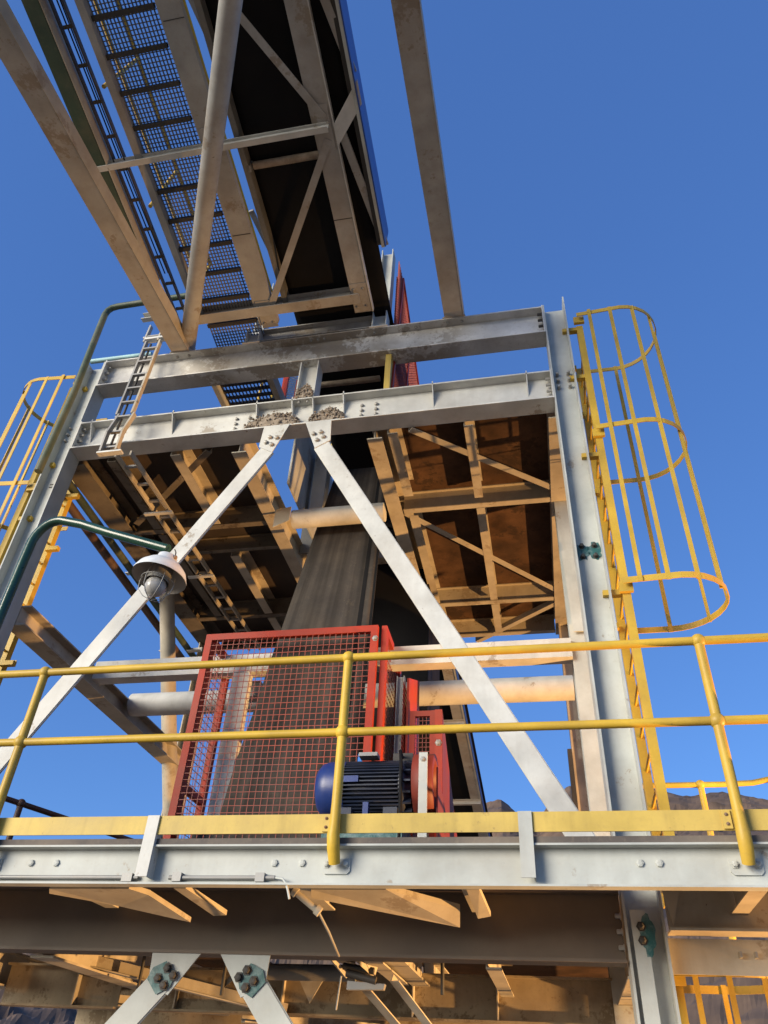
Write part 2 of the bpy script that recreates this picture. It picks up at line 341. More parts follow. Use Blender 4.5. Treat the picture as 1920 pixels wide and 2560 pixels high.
bR, _ = brace(-1.80, 4.93, 0.345, 1.12, 1, gR); bL, _ = brace(2*CX+1.80, 4.93, 2*CX-0.345, 1.12, -1, gL[::-1])
for b, s in ((bR, 1), (bL, -1)):
    wall_bolts(b, [(CX+s*q, z) for q, z in ((0.185, 5.07), (0.255, 5.085), (0.225, 4.985), (0.285, 5.02))], 4.984, 0.018)
g2 = [(-2.45, 0.72), (-2.134, 0.72), (-2.30, 0.50), (-2.44, 0.57)]
b1, _ = brace(-2.36, 0.57, -3.95, -1.22, -1, g2[::-1], 'clean', 'clean'); b2, _ = brace(2*CX+2.36, 0.57, 2*CX+3.95, -1.22, 1, [(2*CX-x, z) for x, z in g2], 'clean', 'clean')
for b, sx in ((b1, -1), (b2, 1)):
    MB().plate([(CX+sx*q, 4.983, z) for q, z in ((0.20, 0.60), (0.27, 0.675), (0.35, 0.64), (0.375, 0.58), (0.30, 0.50), (0.22, 0.54))][::sx], -0.0015).build('primer_stain', 'teal', b)
    wall_bolts(b, [(CX+sx*q, z) for q, z in ((0.253, 0.637), (0.208, 0.60), (0.303, 0.583), (0.258, 0.548))], 4.980, 0.02, 'dark')
# lower storey: big front girder with its stiffened web
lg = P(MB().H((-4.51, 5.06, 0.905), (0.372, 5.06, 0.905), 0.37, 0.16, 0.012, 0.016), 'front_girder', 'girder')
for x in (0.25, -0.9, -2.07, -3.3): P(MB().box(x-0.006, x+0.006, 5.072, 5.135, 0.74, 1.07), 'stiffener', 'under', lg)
for z in (0.80, 0.88, 0.96): bolt((0.37, 5.03, z), lg, 0.014, 0.03, '-X')
# side beams of the deck level, running back
for x in (-4.5, 0.46): P(MB().H((x, 5.22, 0.80), (x, 9.0, 0.80), 0.25, 0.16, 0.01, 0.014), 'side_beam', 'under')
for y in (7.0, 7.16): P(MB().box(-4.495, -4.43, y, y+0.012, 0.69, 0.91), 'stiffener', 'under')
P(MB().H((-3.30, 5.16, 0.845), (-3.30, 7.62, 0.845), 0.29, 0.17, 0.01, 0.014), 'deck_beam', 'under')
P(MB().H((-1.0, 5.16, 0.87), (-1.0, 6.43, 0.87), 0.24, 0.13, 0.01, 0.013), 'deck_beam', 'under')
P(MB().H((-1.0, 6.57, 0.87), (-1.0, 7.62, 0.87), 0.24, 0.13, 0.01, 0.013), 'deck_beam', 'under')
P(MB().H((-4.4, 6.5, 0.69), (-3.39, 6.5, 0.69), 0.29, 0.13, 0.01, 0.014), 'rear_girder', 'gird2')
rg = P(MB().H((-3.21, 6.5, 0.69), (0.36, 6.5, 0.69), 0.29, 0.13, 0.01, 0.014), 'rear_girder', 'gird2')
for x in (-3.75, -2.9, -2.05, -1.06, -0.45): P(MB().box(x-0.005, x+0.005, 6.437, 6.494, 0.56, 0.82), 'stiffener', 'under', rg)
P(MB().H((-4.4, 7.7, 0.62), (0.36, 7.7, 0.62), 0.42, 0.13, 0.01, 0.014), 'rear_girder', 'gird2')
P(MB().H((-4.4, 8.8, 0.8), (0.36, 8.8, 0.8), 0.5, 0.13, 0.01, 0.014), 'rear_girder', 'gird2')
P(MB().tube([(-2.0, 5.6, 0.71), (-1.30, 5.6, 0.715)], 0.048, 16), 'drain_pipe', 'stringer')
P(MB().H((-1.10, 5.16, 0.79), (-1.10, 6.2, 0.79), 0.13, 0.10, 0.008, 0.01), 'deck_beam', 'under')
for a, b in (((-3.95, 5.6, 0.83), (-2.0, 6.42, 0.53)), ((-4.2, 6.6, 0.60), (-2.9, 7.6, 0.62)), ((-2.4, 6.6, 0.5), (-1.2, 7.6, 0.5))):
    P(MB().L(a, b, 0.085, 0.085, 0.009), 'deck_brace', 'under')
for x, y, z0 in ((-2.16, 5.5, 0.56), (-0.72, 5.5, 0.6), (-2.95, 5.9, 0.5)): P(MB().tube([(x, y, 1.10), (x, y, z0)], 0.012, 8), 'hanger_rod', 'dark')
P(MB().plate([(-2.16, 5.52, 0.60), (-1.98, 5.52, 0.74), (-1.98, 5.52, 0.78), (-2.16, 5.52, 0.64)], 0.01), 'hanger_strap', 'dark')
for x in (-3.6, -2.62, -1.5, -0.75): P(MB().L((x, 5.18, 1.095), (x, 6.4, 1.095), 0.07, -0.09, 0.008), 'deck_joist', 'under')
P(MB().plate([(-1.95, 6.40, 0.82), (-1.7, 6.40, 0.82), (-1.82, 6.40, 0.62)], 0.01), 'gusset_plate', 'under')
P(MB().tube([(-4.3, 6.0, 0.92), (0.3, 6.0, 0.92)], 0.03, 10), 'service_pipe', 'dark')
P(MB().tube([(-4.3, 6.15, 0.90), (-1.4, 6.15, 0.90)], 0.018, 10), 'service_pipe', 'galv')
P(MB().U((-0.42, 5.16, 0.80), (-0.42, 6.43, 0.80), 0.2, 0.09, 0.008, 1), 'deck_beam', 'under')
P(MB().L((-2.2, 5.2, 0.99), (-1.5, 6.4, 0.85), 0.08, 0.08), 'deck_brace', 'under')
P(MB().box(-4.62, 0.56, 5.16, 6.35, 1.105, 1.118), 'floor_plate', 'plate')
P(MB().box(-4.62, -2.75, 6.352, 9.1, 1.105, 1.118), 'floor_plate', 'plate')
P(MB().box(-1.25, 0.56, 6.352, 9.1, 1.105, 1.118), 'floor_plate', 'plate')
# upper floor: plates, girders, cross beams, joists
FZ = 5.45
P(MB().box(-4.62, -2.70, 5.22, 9.32, FZ, FZ+0.012), 'floor_plate', 'darkplate')
P(MB().box(-1.38, 0.50, 5.22, 9.32, FZ, FZ+0.012), 'floor_plate', 'plate')
for x in (-1.345, -2.74): P(MB().H((x, 5.21, 5.30), (x, 9.3, 5.30), 0.296, 0.15, 0.01, 0.014), 'floor_girder', 'under')
for x, mt in ((-4.585, 'dimbay'), (0.445, 'under')): P(MB().H((x, 5.21, 5.32), (x, 9.32, 5.32), 0.256, 0.25, 0.01, 0.014), 'edge_beam', mt)
for y in (6.435, 8.42, 9.25):
    P(MB().H((-1.265, y, 5.325), (0.318, y, 5.325), 0.248, 0.075, 0.008, 0.012), 'cross_beam', 'under')
    P(MB().H((-4.455, y, 5.325), (-2.82, y, 5.325), 0.248, 0.075, 0.008, 0.012), 'cross_beam', 'dimbay')
P(MB().H((-4.455, 6.96, 5.345), (-2.82, 6.96, 5.345), 0.2, 0.06, 0.008, 0.012), 'cross_beam', 'dimbay')
for x0, w, ys in ((-1.22, 0.10, ((5.21, 6.18), (6.52, 8.36), (8.48, 9.2))), (-0.475, 0.09, ((5.21, 6.30), (6.48, 8.36), (8.48, 9.2))), (-3.49, 0.11, ((5.21, 6.38), (7.02, 8.36), (8.48, 9.2))), (-4.2, 0.10, ((5.21, 6.38), (6.5, 6.9), (7.02, 8.36)))):
    for a, b in ys:
        P(MB().U((x0, a, 5.322), (x0, b, 5.322), 0.24, w, 0.008, 1), 'joist', 'under' if x0 > -4 else 'dimbay')
for a, b in (((-1.011, 5.22, 5.205), (0.33, 6.29, 5.205)), ((-1.28, 6.50, 5.206), (0.32, 8.26, 5.206)), ((0.32, 8.52, 5.206), (-0.77, 9.42, 5.206)), ((-4.35, 6.30, 5.207), (-3.05, 5.24, 5.207))):
    P(MB().L(a, b, 0.07, 0.07), 'floor_brace', 'under' if a[0] > -3 else 'dimbay')
P(MB().tube([(-2.48, 6.3, 5.11), (-1.45, 6.3, 5.11)], 0.105, 20), 'cross_pipe', 'white')
P(MB().plate([(-2.655, 6.18, 5.17), (-2.48, 6.18, 5.20), (-2.48, 6.18, 5.01), (-2.655, 6.18, 4.93)], 0.012), 'bracket_plate', 'under')
for px_, py_, w_ in ((332, 1438, 0.16), (487, 1631, 0.2), (410, 1632, 0.1)):
    q = at(px_, py_, 7.6 if px_ < 400 else 8.9); P(MB().L((q.x-w_/2, q.y, q.z), (q.x+w_/2, q.y, q.z), 0.07, 0.07), 'cleat', 'white')
# mid-height members
P(MB().U((-4.42, 6.40, 3.43), (0.35, 6.40, 3.43), 0.19, 0.14, 0.012, -1), 'cross_beam', 'white')
P(MB().tube([(-4.43, 7.3, 3.455), (0.37, 7.3, 3.455)], 0.125, 24), 'cross_pipe', 'white')
P(MB().H((-4.53, 5.21, 3.38), (-4.53, 9.0, 3.38), 0.2, 0.2, 0.01, 0.014), 'side_beam', 'under')
P(MB().tube([(-4.55, 7.55, 5.2), (-4.53, 9.95, 1.1)], 0.095, 20), 'side_brace', 'under')
P(MB().plate([(0.36, 6.43, 4.52), (0.52, 6.43, 4.52), (0.52, 6.43, 3.60), (0.385, 6.43, 3.60)], -0.012), 'bracket_plate', 'clean')
P(MB().box(0.30, 0.352, 8.9, 9.0, 2.5, 3.45), 'bracket_plate', 'dark')

# ------------------------------------------------------------------ dried mud on the cross beams
def lump(name, cx, cy, cz, w, d, h, label, seed):
    rnd = random.Random(seed); bm = bmesh.new(); bmesh.ops.create_icosphere(bm, subdivisions=4, radius=1)
    for v in bm.verts:
        q = MN.fractal(v.co*2.6+V((seed, 0, 0)), 0.8, 2.1, 5)*0.22+rnd.uniform(-0.05, 0.05)
        v.co *= 1+q
        v.co = V((cx+v.co.x*w/2, cy+v.co.y*d/2, max(cz, cz+v.co.z*h)))
    for k in range(420):
        a = rnd.uniform(-1, 1); b = rnd.uniform(-1, 1); hh = max(0, 1-a*a)**0.5
        p = V((cx+a*w/2*1.06, cy+b*d/2*0.9-0.01, cz+h*hh*rnd.uniform(0.0, 1.02))); r_ = rnd.uniform(0.004, 0.016)*(1.6 if rnd.random() < 0.06 else 1)
        bmesh.ops.create_icosphere(bm, subdivisions=1, radius=r_, matrix=Matrix.Translation(p) @ Matrix.Rotation(rnd.uniform(0, 3), 4, 'X') @ Matrix.Diagonal((rnd.uniform(0.7, 1.3), rnd.uniform(0.7, 1.3), rnd.uniform(0.6, 1.1), 1)))
    me = bpy.data.meshes.new(name); bm.to_mesh(me); bm.free(); me.materials.append(M['mud'])
    o = bpy.data.objects.new(name, me); COL.objects.link(o); return tag(o, label, 'dried mud', 'dried mud on the cross beams')
lump('mud_heap', -2.36, 5.05, LBZ0+0.016, 0.56, 0.095, 0.2, 'wide slope of dried mud on the lower cross beam left of the centre stiffener', 2)
lump('mud_heap', -1.79, 5.05, LBZ0+0.016, 0.34, 0.095, 0.19, 'short heap of dried mud on the lower cross beam right of the centre stiffener', 5)
lump('mud_heap', -2.06, 5.04, LBZ1+0.001, 0.17, 0.09, 0.2, 'block of dried mud filling the foot of the short link post', 9)

# ------------------------------------------------------------------ front platform
DZ = 1.11
F = thing('front_platform', 'pale grey channel beam with dark deck edge running across below the yellow toe board', 'platform', (-1, 4.15, 0.91))
fb = MB().U((-6.5, 4.175, 1.01), (1.75, 4.175, 1.01), 0.2, 0.075, 0.01, 1).build('channel_beam', 'clean', F)
MB().box(-6.5, 1.75, 4.112, 4.93, DZ+0.002, DZ+0.034).build('deck_plate', 'deck', F)
for x in (-1.448, -1.294, -2.895, -2.737, 0.431, 0.522): bolt((x, 4.175, 1.03), fb, 0.019, 0.02, mat='clean')
for x, mt in ((-2.13, 'white'), (-0.075, 'clean')):
    a = MB().L((x, 4.085, 0.945), (x, 4.085, 1.262), 0.07, 0.075, 0.008, 1, 1, (0, 1, 0)).build('toe_board_bracket', mt, F)
    for z in (0.985, 1.04): bolt((x-0.004, 4.12, z), a, 0.013, 0.03, '-X')
for x in (-5.3, -3.9, -2.78, -1.35, -0.43, 1.0): MB().H((x, 4.19, 1.03), (x, 4.97, 1.03), 0.14, 0.09, 0.008, 0.01).build('cantilever_beam', 'under', F)
# ------------------------------------------------------------------ front handrail
HR = thing('handrail', 'yellow tubular handrail with ball joints and toe board in the foreground', 'handrail', (-1, 4.06, 0.99))
YR = 4.06
MB().tube([(-6.5, YR, 2.176), (1.75, YR, 2.176)], 0.0245, 16).build('top_rail', 'yellow', HR)
MB().tube([(-6.5, YR, 1.704), (1.75, YR, 1.704)], 0.0235, 16).build('mid_rail', 'yellow', HR)
tb = MB().box(-6.5, 1.75, 4.098, 4.105, 1.163, 1.262).build('toe_board', 'toe', HR)
for x in (-5.16, -3.155, -1.105, 0.918):
    p = MB(); p.tube([(x, YR, 2.176), (x, YR, 1.72), (x, YR, 1.30), (x, YR, 1.19), (x-0.002, YR-0.004, 1.14), (x, YR+0.012, 1.08), (x+0.002, YR+0.05, 1.015)], [0.027, 0.027, 0.027, 0.029, 0.034, 0.034, 0.03], 16)
    p.ball((x, YR, 2.176), 0.040, 16, 10); p.ball((x, YR, 1.704), 0.042, 16, 10)
    p = p.build('post', 'yellow', HR)
    bp = MB().plate([(x-0.075, 4.174, 0.99), (x-0.06, 4.174, 0.975), (x+0.06, 4.174, 0.975), (x+0.075, 4.174, 0.99), (x+0.075, 4.174, 1.05), (x-0.075, 4.174, 1.05)], 0.02).build('base_plate', 'clean', p)
    for dx in (-0.052, 0.052): bolt((x+dx, 4.153, 1.022), p, 0.014, 0.016, mat='clean')
    MB().box(x-0.075, x-0.035, 4.085, 4.097, 1.168, 1.258).build('clip', 'toe', p)
    for z in (1.19, 1.235): bolt((x-0.055, 4.085, z), p, 0.006, 0.006, mat='rusty')
# ------------------------------------------------------------------ conduit and cable
C1 = thing('conduit', 'thin galvanised conduit strapped along the channel beam foot left of the leaning bracket', 'conduit', (-3, 4.15, 0.945), 'conduits on the channel beam')
MB().tube([(-6.4, 4.15, 0.948), (-2.21, 4.15, 0.953)], 0.011, 10).build('pipe', 'galv', C1)
for x in (-3.9, -2.27): MB().box(x-0.03, x+0.03, 4.132, 4.168, 0.93, 0.972).build('clamp', 'galv', C1)
C2 = thing('conduit', 'short galvanised conduit strapped to the channel beam foot with a cable coming out', 'conduit', (-1.7, 4.15, 0.945), 'conduits on the channel beam')
MB().tube([(-2.03, 4.15, 0.953), (-1.43, 4.15, 0.955)], 0.011, 10).build('pipe', 'galv', C2)
for x in (-1.98, -1.51): MB().box(x-0.025, x+0.025, 4.132, 4.168, 0.932, 0.976).build('clamp', 'galv', C2)
cab = MB().tube([(-1.43, 4.15, 0.955), (-1.38, 4.13, 0.945), (-1.355, 4.115, 0.92), (-1.338, 4.108, 0.885), (-1.325, 4.11, 0.845)], 0.006, 8).build('cable', 'clean')
tag(cab, 'grey flexible cable drooping from the end of the short conduit', 'cable')
cn = thing('cable_gland', 'tan threaded cable coupling with wire hanging below the channel beam', 'cable gland', tuple(at(735, 2227, 4.3)))
MB().tube([at(735, 2227, 4.3), at(795, 2278, 4.35)], 0.017, 10).build('sleeve', 'under', cn)
MB().tube([at(733, 2225, 4.3), at(742, 2233, 4.305)], 0.027, 10).build('nut', 'under', cn)
MB().tube([at(790, 2272, 4.35), at(800, 2281, 4.355)], 0.027, 10).build('nut', 'under', cn)
MB().tube([at(795, 2278, 4.35), at(822, 2330, 4.5), at(847, 2390, 4.9)], 0.007, 8).build('wire', 'galv', cn)
wv = MB().tube([at(853, 2440, 5.3), at(840, 2525, 5.3)], 0.006, 6).build('wire', 'galv'); tag(wv, 'thin grey wire end hanging straight below the junction tray', 'wire')
# loose plates hanging under the walkway
def hang(name, pix, label, mat='under', t=0.028, cat='steel plate'):
    o = MB().plate([at(x, y, Y) for x, y, Y in pix], t).build(name, mat); return tag(o, label, cat, 'steel plates under the walkway')
hang('hanging_plate', [(123, 2222, 4.32), (322, 2222, 4.32), (372, 2238, 4.45), (476, 2306, 4.75), (300, 2266, 4.60), (123, 2234, 4.36)], 'left tan plate tapering under the walkway, above the left gusset')
hang('hanging_plate', [(778, 2224, 4.32), (965, 2224, 4.32), (1150, 2274, 4.62), (1150, 2319, 4.72), (778, 2245, 4.36)], 'long tan sloping plate under the middle of the walkway')
hang('hanging_bracket', [(434, 2221, 4.35), (464, 2221, 4.35), (566, 2288, 4.8), (534, 2290, 4.8)], 'narrow dangling strip right of the left tan plate under the walkway')
hang('hanging_bracket', [(1166, 2224, 4.35), (1198, 2224, 4.35), (1227, 2291, 4.65), (1195, 2297, 4.65)], 'short tan strut hanging right of the long sloping plate')
JT = thing('junction_tray', 'cable junction tray with bent tan side plates below the front girder', 'cable tray', tuple(at(900, 2440, 5.35)))
MB().plate([at(819, 2388, 5.2), at(824, 2378, 5.2), at(872, 2440, 5.45), at(866, 2446, 5.45)], 0.03).build('side_plate', 'under', JT)
MB().plate([at(891, 2373, 5.2), at(897, 2371, 5.2), at(944, 2420, 5.4), at(936, 2446, 5.4), at(890, 2404, 5.2)], 0.02).build('side_plate', 'under', JT)
MB().plate([at(868, 2452, 5.3), at(962, 2460, 5.3), at(958, 2474, 5.3), at(866, 2474, 5.3)], 0.05).build('cover', 'galv', JT)
MB().tube([at(858, 2415, 5.35), at(935, 2428, 5.35)], 0.02, 8).build('cable', 'dark', JT)
MB().tube([at(866, 2432, 5.3), at(940, 2452, 5.3)], 0.022, 8).build('cable', 'dark', JT)
MB().L(at(905, 2478, 5.4), at(1010, 2600, 5.8), 0.07, 0.05).build('rail', 'under', JT)
MB().L(at(975, 2455, 5.4), at(1085, 2600, 5.8), 0.07, 0.05).build('rail', 'under', JT)
# ------------------------------------------------------------------ gallery of the upper conveyor
TH = R(8.4); G0 = V((0, 5.1, 6.78)); GD = V((0, math.cos(TH), -math.sin(TH))); GN = V((0, math.sin(TH), math.cos(TH)))
def G(x, t, n=0.0): return V((x, 0, 0))+G0+GD*t+GN*n
GA = thing('conveyor_gallery', 'long inclined conveyor gallery of tan steel overhead, with side walkway and blue side sheet', 'conveyor', tuple(G(-2, 0)))
T0, T1 = -9.0, 30.0
def gb_(x0, x1, t0, t1, n0, n1, name, mat, par=None):
    vs = [G(x, t, n) for x in (x0, x1) for t in (t0, t1) for n in (n0, n1)]
    return MB().add(vs, [(0, 1, 3, 2), (4, 6, 7, 5), (0, 4, 5, 1), (2, 3, 7, 6), (0, 2, 6, 4), (1, 5, 7, 3)]).build(name, mat, par or GA)
TC = -0.17
for a, b in ((T0, TC), (4.3, T1)):
    xo = 0.09 if a > 0 else 0.0
    c = MB().U(G(-1.595+xo, a, 0.05), G(-1.595+xo, b, 0.05), 0.10, 0.19, 0.012, 1, GN).build('bottom_chord', 'dusty', GA)
    MB().L(G(-1.402+xo, a, -0.012), G(-1.402+xo, b, -0.012), 0.012, 0.07, 0.012, 1, 1, GN).build('chord_flange', 'white', c)
    MB().U(G(-2.465, a, 0.04), G(-2.465, b, 0.04), 0.08, 0.215, 0.012, -1, GN).build('bottom_chord', 'dusty', GA)
for t in (-8.3, -5.2, -2.07): MB().H(G(-3.79, t, -0.06), G(-1.44, t, -0.06), 0.10, 0.055, 0.008, 0.01).build('cross_member', 'white', GA)
MB().H(G(-3.35, -0.38, 0.0), G(-1.5, -0.38, 0.0), 0.15, 0.12, 0.008, 0.012).build('cross_member', 'dusty', GA)
for t in (5.0, 8.0, 11.0, 14.0): MB().H(G(-2.6, t, -0.05), G(-1.3, t, -0.05), 0.1, 0.09).build('cross_member', 'dusty', GA)
for k in range(4):
    t = -2.07-3.1*k
    MB().L(G(-2.50, t-1.75, -0.02), G(-1.50, t-0.05, -0.02), 0.07, 0.07, 0.008, 1, 1, GN).build('diagonal', 'dusty', GA)
    MB().L(G(-1.50, t+0.1, -0.02), G(-2.55, t+1.72, -0.02), 0.07, 0.07, 0.008, 1, 1, GN).build('diagonal', 'dusty', GA)
MB().plate([G(-1.58, -2.25, -0.004), G(-1.42, -2.25, -0.004), G(-1.42, -1.85, -0.004), G(-1.58, -1.85, -0.004)], -0.008).build('gusset_plate', 'dusty', GA)
for a, b, q in ((T0, -0.86, 0.0), (4.3, T1, 1.0)):
    gb_(-2.355, -2.30, a, b+0.5, 0.02, 0.26, 'belt_stringer', 'stringer')
    if q == 0:
        gb_(-1.22, -1.17, a, b, 0.05, 0.30, 'belt_stringer', 'dark'); gb_(-1.44, -1.2, a, b, 0.32, 0.34, 'side_floor', 'dark')
    xs = -1.140 if q == 0 else -1.285
    gb_(xs, xs+0.012, a, b, -0.01, 0.36, 'side_sheet', 'sheet')
    gb_(xs-0.03, xs-0.002, a, b, -0.02, 0.05, 'sheet_rail', 'clean')
for t in (-8.2, -5.1, -2.05):
    MB().plate([G(-1.395, t-0.02, -0.01), G(-1.395, t+0.17, -0.01), G(-1.11, t-0.14, 0.02), G(-1.11, t-0.34, 0.02)], 0.01).build('outrigger', 'white', GA)
    for (xa, ta), (xb, tb_) in (((-1.27, -1.0), (-1.15, -0.38)), ((-1.345, 0.08), (-1.15, 1.22))):
        MB().bar(G(xa, t+ta, 0.05), G(xb, t+tb_, 0.10), 0.075, 0.03, GN).build('side_diagonal', 'dusty', GA)
for xa, ta, xb, tb_ in ((-2.43, -3.2, -2.33, -2.45), (-2.46, -1.35, -2.36, -0.6), (-2.43, -6.3, -2.33, -5.5)):
    MB().bar(G(xa, ta, 0.2), G(xb, tb_, 0.3), 0.05, 0.03, GN).build('side_diagonal', 'dusty', GA)
for t in (-7.0, -4.35, -1.8, 0.75, 5.6, 8.2):
    idl = MB().tube([G(-2.27, t, 0.10), G(-1.5, t, 0.10)], 0.037, 14).build('return_idler', 'mud', GA)
    MB().bar(G(-2.30, t, 0.02), G(-2.30, t, 0.2), 0.03, 0.06, (0, 1, 0)).build('bracket', 'galv', idl)
for t, x in ((-0.30, -2.56), (-2.07, -2.56), (-3.85, -2.56), (-5.2, -1.5), (-0.35, -1.5)):
    gp = MB().plate([G(x-0.09, t-0.16, -0.004), G(x+0.09, t-0.16, -0.004), G(x+0.09, t+0.16, -0.004), G(x-0.09, t+0.16, -0.004)], -0.008).build('gusset_plate', 'dusty', GA)
    for dx, dt in ((-0.05, -0.1), (0.05, -0.1), (-0.05, 0.1), (0.05, 0.1)): bolt(G(x+dx, t+dt, -0.012), gp, 0.011, 0.016, '-Z')
for t in (-7.0, -4.5, -3.1, -1.2):
    for x in (-2.56, -1.5): gb_(x-0.10, x+0.09, t, t+0.006, -0.006, 0.0, 'splice_weld', 'dark')
# walkway on the gallery's left side
for a, b in ((T0, -0.35),):
    gb_(-3.345, -3.275, a, b, -0.04, 0.08, 'walkway_stringer', 'dusty')
    MB().U(G(-3.63, a, -0.03), G(-3.63, b-0.6, -0.03), 0.14, 0.14, 0.01, -1, GN).build('outer_channel', 'olive', GA)
    gb_(-3.618, -3.605, a, b-0.5, -0.11, 0.05, 'channel_lip', 'under')
gr = MB()
for i in range(18):
    x = -3.275+i*0.0342; gr.bar(G(x, T0, 0.06), G(x, 0.15, 0.06), 0.006, 0.025, GN)
t = T0
while t < 0.15: gr.bar(G(-3.275, t, 0.065), G(-2.69, t, 0.065), 0.008, 0.010, GN); t += 0.038
gr.build('grating', 'stringer', GA)
for k in range(30): t = -8.9+0.298*k; gb_(-3.275, -2.70, t, t+0.04, 0.0, 0.045, 'grating_bearer', 'dark')
wr = MB()
for x, n in ((-3.38, 1.02), (-3.56, 1.02)):
    pass
for x, n in ((-3.42, 0.55), (-3.42, 1.05)): MB().tube([G(x, T0, n), G(x, -0.5, n)], 0.02, 10).build('walkway_rail', 'yellow', GA)
for k in range(8): t = -8.2+1.1*k; MB().tube([G(-3.42, t, 0.05), G(-3.42, t, 1.05)], 0.02, 8).build('rail_post', 'yellow', GA)
MB().tube([G(-2.525, T0, 0.3), G(-2.535, -0.4, 0.3)], 0.018, 8).build('walkway_rail', 'yellow', GA)
# lower walkway landing beside the tower top
lan = MB()
for i in range(15): x = -3.30+i*0.043; lan.bar((x, 5.35, 6.55), (x, 6.25, 6.55), 0.006, 0.03)
for i in range(9): y = 5.4+i*0.1; lan.bar((-3.30, y, 6.545), (-2.70, y, 6.545), 0.03, 0.035)
lan.build('grating', 'dark', GA)
MB().box(-3.36, -3.305, 5.25, 6.3, 6.44, 6.60).build('landing_stringer', 'clean', GA)
MB().box(-2.695, -2.63, 5.25, 6.3, 6.44, 6.60).build('landing_stringer', 'under', GA)
for x in (-3.15, -2.98): MB().tube([(x, 6.2, 6.5), (x, 6.2, 7.6)], 0.022, 8).build('rail_post', 'yellow', GA)
for x in (-2.9, -2.78): MB().tube([(x, 8.2, 6.95), (x, 8.2, 8.2)], 0.022, 8).build('rail_post', 'yellow', GA)
MB().box(-2.46, -2.44, 5.9, 9.2, 5.3, 6.62).build('side_plate', 'clean', GA)
MB().box(-2.70, -2.462, 7.2, 7.22, 5.3, 7.2).build('end_plate', 'stringer', GA)
# stubs carrying the gallery on the tower
for x in (-1.34, -2.78):
    st = MB().H((x, 5.08, UBZ1), (x, 5.08, 6.885), 0.16, 0.15, 0.01, 0.012, (1, 0, 0)).build('support_stub', 'white', GA)
    MB().box(x-0.1, x+0.1, 4.99, 5.17, UBZ1+0.001, UBZ1+0.016).build('base_plate', 'white', st)
MB().H((-2.69, 5.1, 6.775), (-1.43, 5.1, 6.775), 0.2, 0.12, 0.01, 0.012).build('cross_member', 'dusty', GA)
MB().H((-1.345, 5.2, 6.89), (-1.335, 5.2, 8.25), 0.14, 0.15, 0.01, 0.012, (1, 0, 0)).build('side_post', 'clean', GA)
MB().H((-2.80, 5.2, 6.89), (-2.80, 5.2, 7.9), 0.12, 0.12, 0.01, 0.012, (1, 0, 0)).build('side_post', 'clean', GA)
# ------------------------------------------------------------------ belts
def strip(rows, thick, name, mat, label, uvx=True):
    me_v = []; fs = []; k = 14
    for (xl, xr, y, z) in rows:
        for j in range(k+1): me_v.append(V((xl+(xr-xl)*j/k, y, z)))
    for i in range(len(rows)-1):
        for j in range(k): a = i*(k+1)+j; fs.append((a, a+1, a+k+2, a+k+1))
    mb = MB(); mb.add(me_v, fs, True); o = mb.build(name, mat)
    uv = o.data.uv_layers.new(name='across')
    for lp in o.data.loops:
        vi = lp.vertex_index; uv.data[lp.index].uv = ((vi % (k+1))/k, (vi//(k+1))/max(1, len(rows)-1)*3)
    so_ = o.modifiers.new('thickness', 'SOLIDIFY'); so_.thickness = thick; so_.offset = 0
    return tag(o, label, 'conveyor belt')
rows = []
for i in range(40):
    t = T0+i*1.0; p = G(0, t, 0.17)
    rows.append((-2.31, -1.23, p.y, p.z))
strip(rows, 0.014, 'conveyor_belt', 'rubber', 'black conveyor belt seen from below inside the inclined gallery')
BT = [(6.1, 6.659, -2.156, -1.526), (5.5, 6.557, -2.218, -1.52), (5.0, 6.472, -2.271, -1.516), (4.5, 6.387, -2.323, -1.511), (4.0, 6.302, -2.375, -1.507), (3.4, 6.2, -2.437, -1.501), (2.8, 6.11, -2.495, -1.498), (2.3, 6.085, -2.58, -1.508), (1.7, 6.08, -2.66, -1.53), (1.2, 6.09, -2.72, -1.54)]
bt = []
for (z0, y0, l0, r0), (z1, y1, l1, r1) in zip(BT, BT[1:]):
    for k in range(4):
        u = k/4; bt.append((l0+(l1-l0)*u, r0+(r1-r0)*u, y0+(y1-y0)*u, z0+(z1-z0)*u))
bt.append((BT[-1][2], BT[-1][3], BT[-1][1], BT[-1][0]))
db = strip(bt, 0.016, 'drive_belt', 'belt', 'worn grey belt hanging steeply through the floor opening into the red cage')
em = MB()
for (a0, b0, y0, z0), (a1, b1, y1, z1) in zip(bt, bt[1:]):
    for p, q in ((0.84, 0.89), (0.975, 1.004)):
        em.add([(a0+(b0-a0)*p, y0-0.011, z0), (a0+(b0-a0)*q, y0-0.011, z0), (a1+(b1-a1)*q, y1-0.011, z1), (a1+(b1-a1)*p, y1-0.011, z1)], [(0, 1, 2, 3)])
em.build('edge_seam', 'rubber', db)
CH = thing('chute', 'dark steel chute behind the hanging belt in the floor opening', 'chute', (-1.6, 8.3, 3.6))
MB().box(-2.1, -1.20, 7.9, 8.9, 3.3, 6.1).build('casing', 'rubber', CH)
MB().box(-2.2, -1.36, 7.75, 7.9, 5.55, 5.7).build('flange', 'under', CH)
MB().H((-2.3, 6.55, 5.25), (-2.3, 6.55, 6.3), 0.16, 0.16, 0.01, 0.012).build('hanger', 'clean', CH)
MB().bar((-2.35, 6.9, 5.75), (-1.35, 6.9, 5.35), 0.07, 0.05).build('cross_bar', 'dark', CH)
DP = thing('drive_pulley', 'black lagged drum at the bottom of the hanging belt inside the red cage', 'pulley', (-2.0, 6.5, 1.75))
MB().tube([(-2.6, 6.45, 1.75), (-1.45, 6.45, 1.75)], 0.36, 28).build('drum', 'rubber', DP)
MB().tube([(-2.95, 6.45, 1.75), (-0.9, 6.45, 1.75)], 0.05, 14).build('shaft', 'galv', DP)
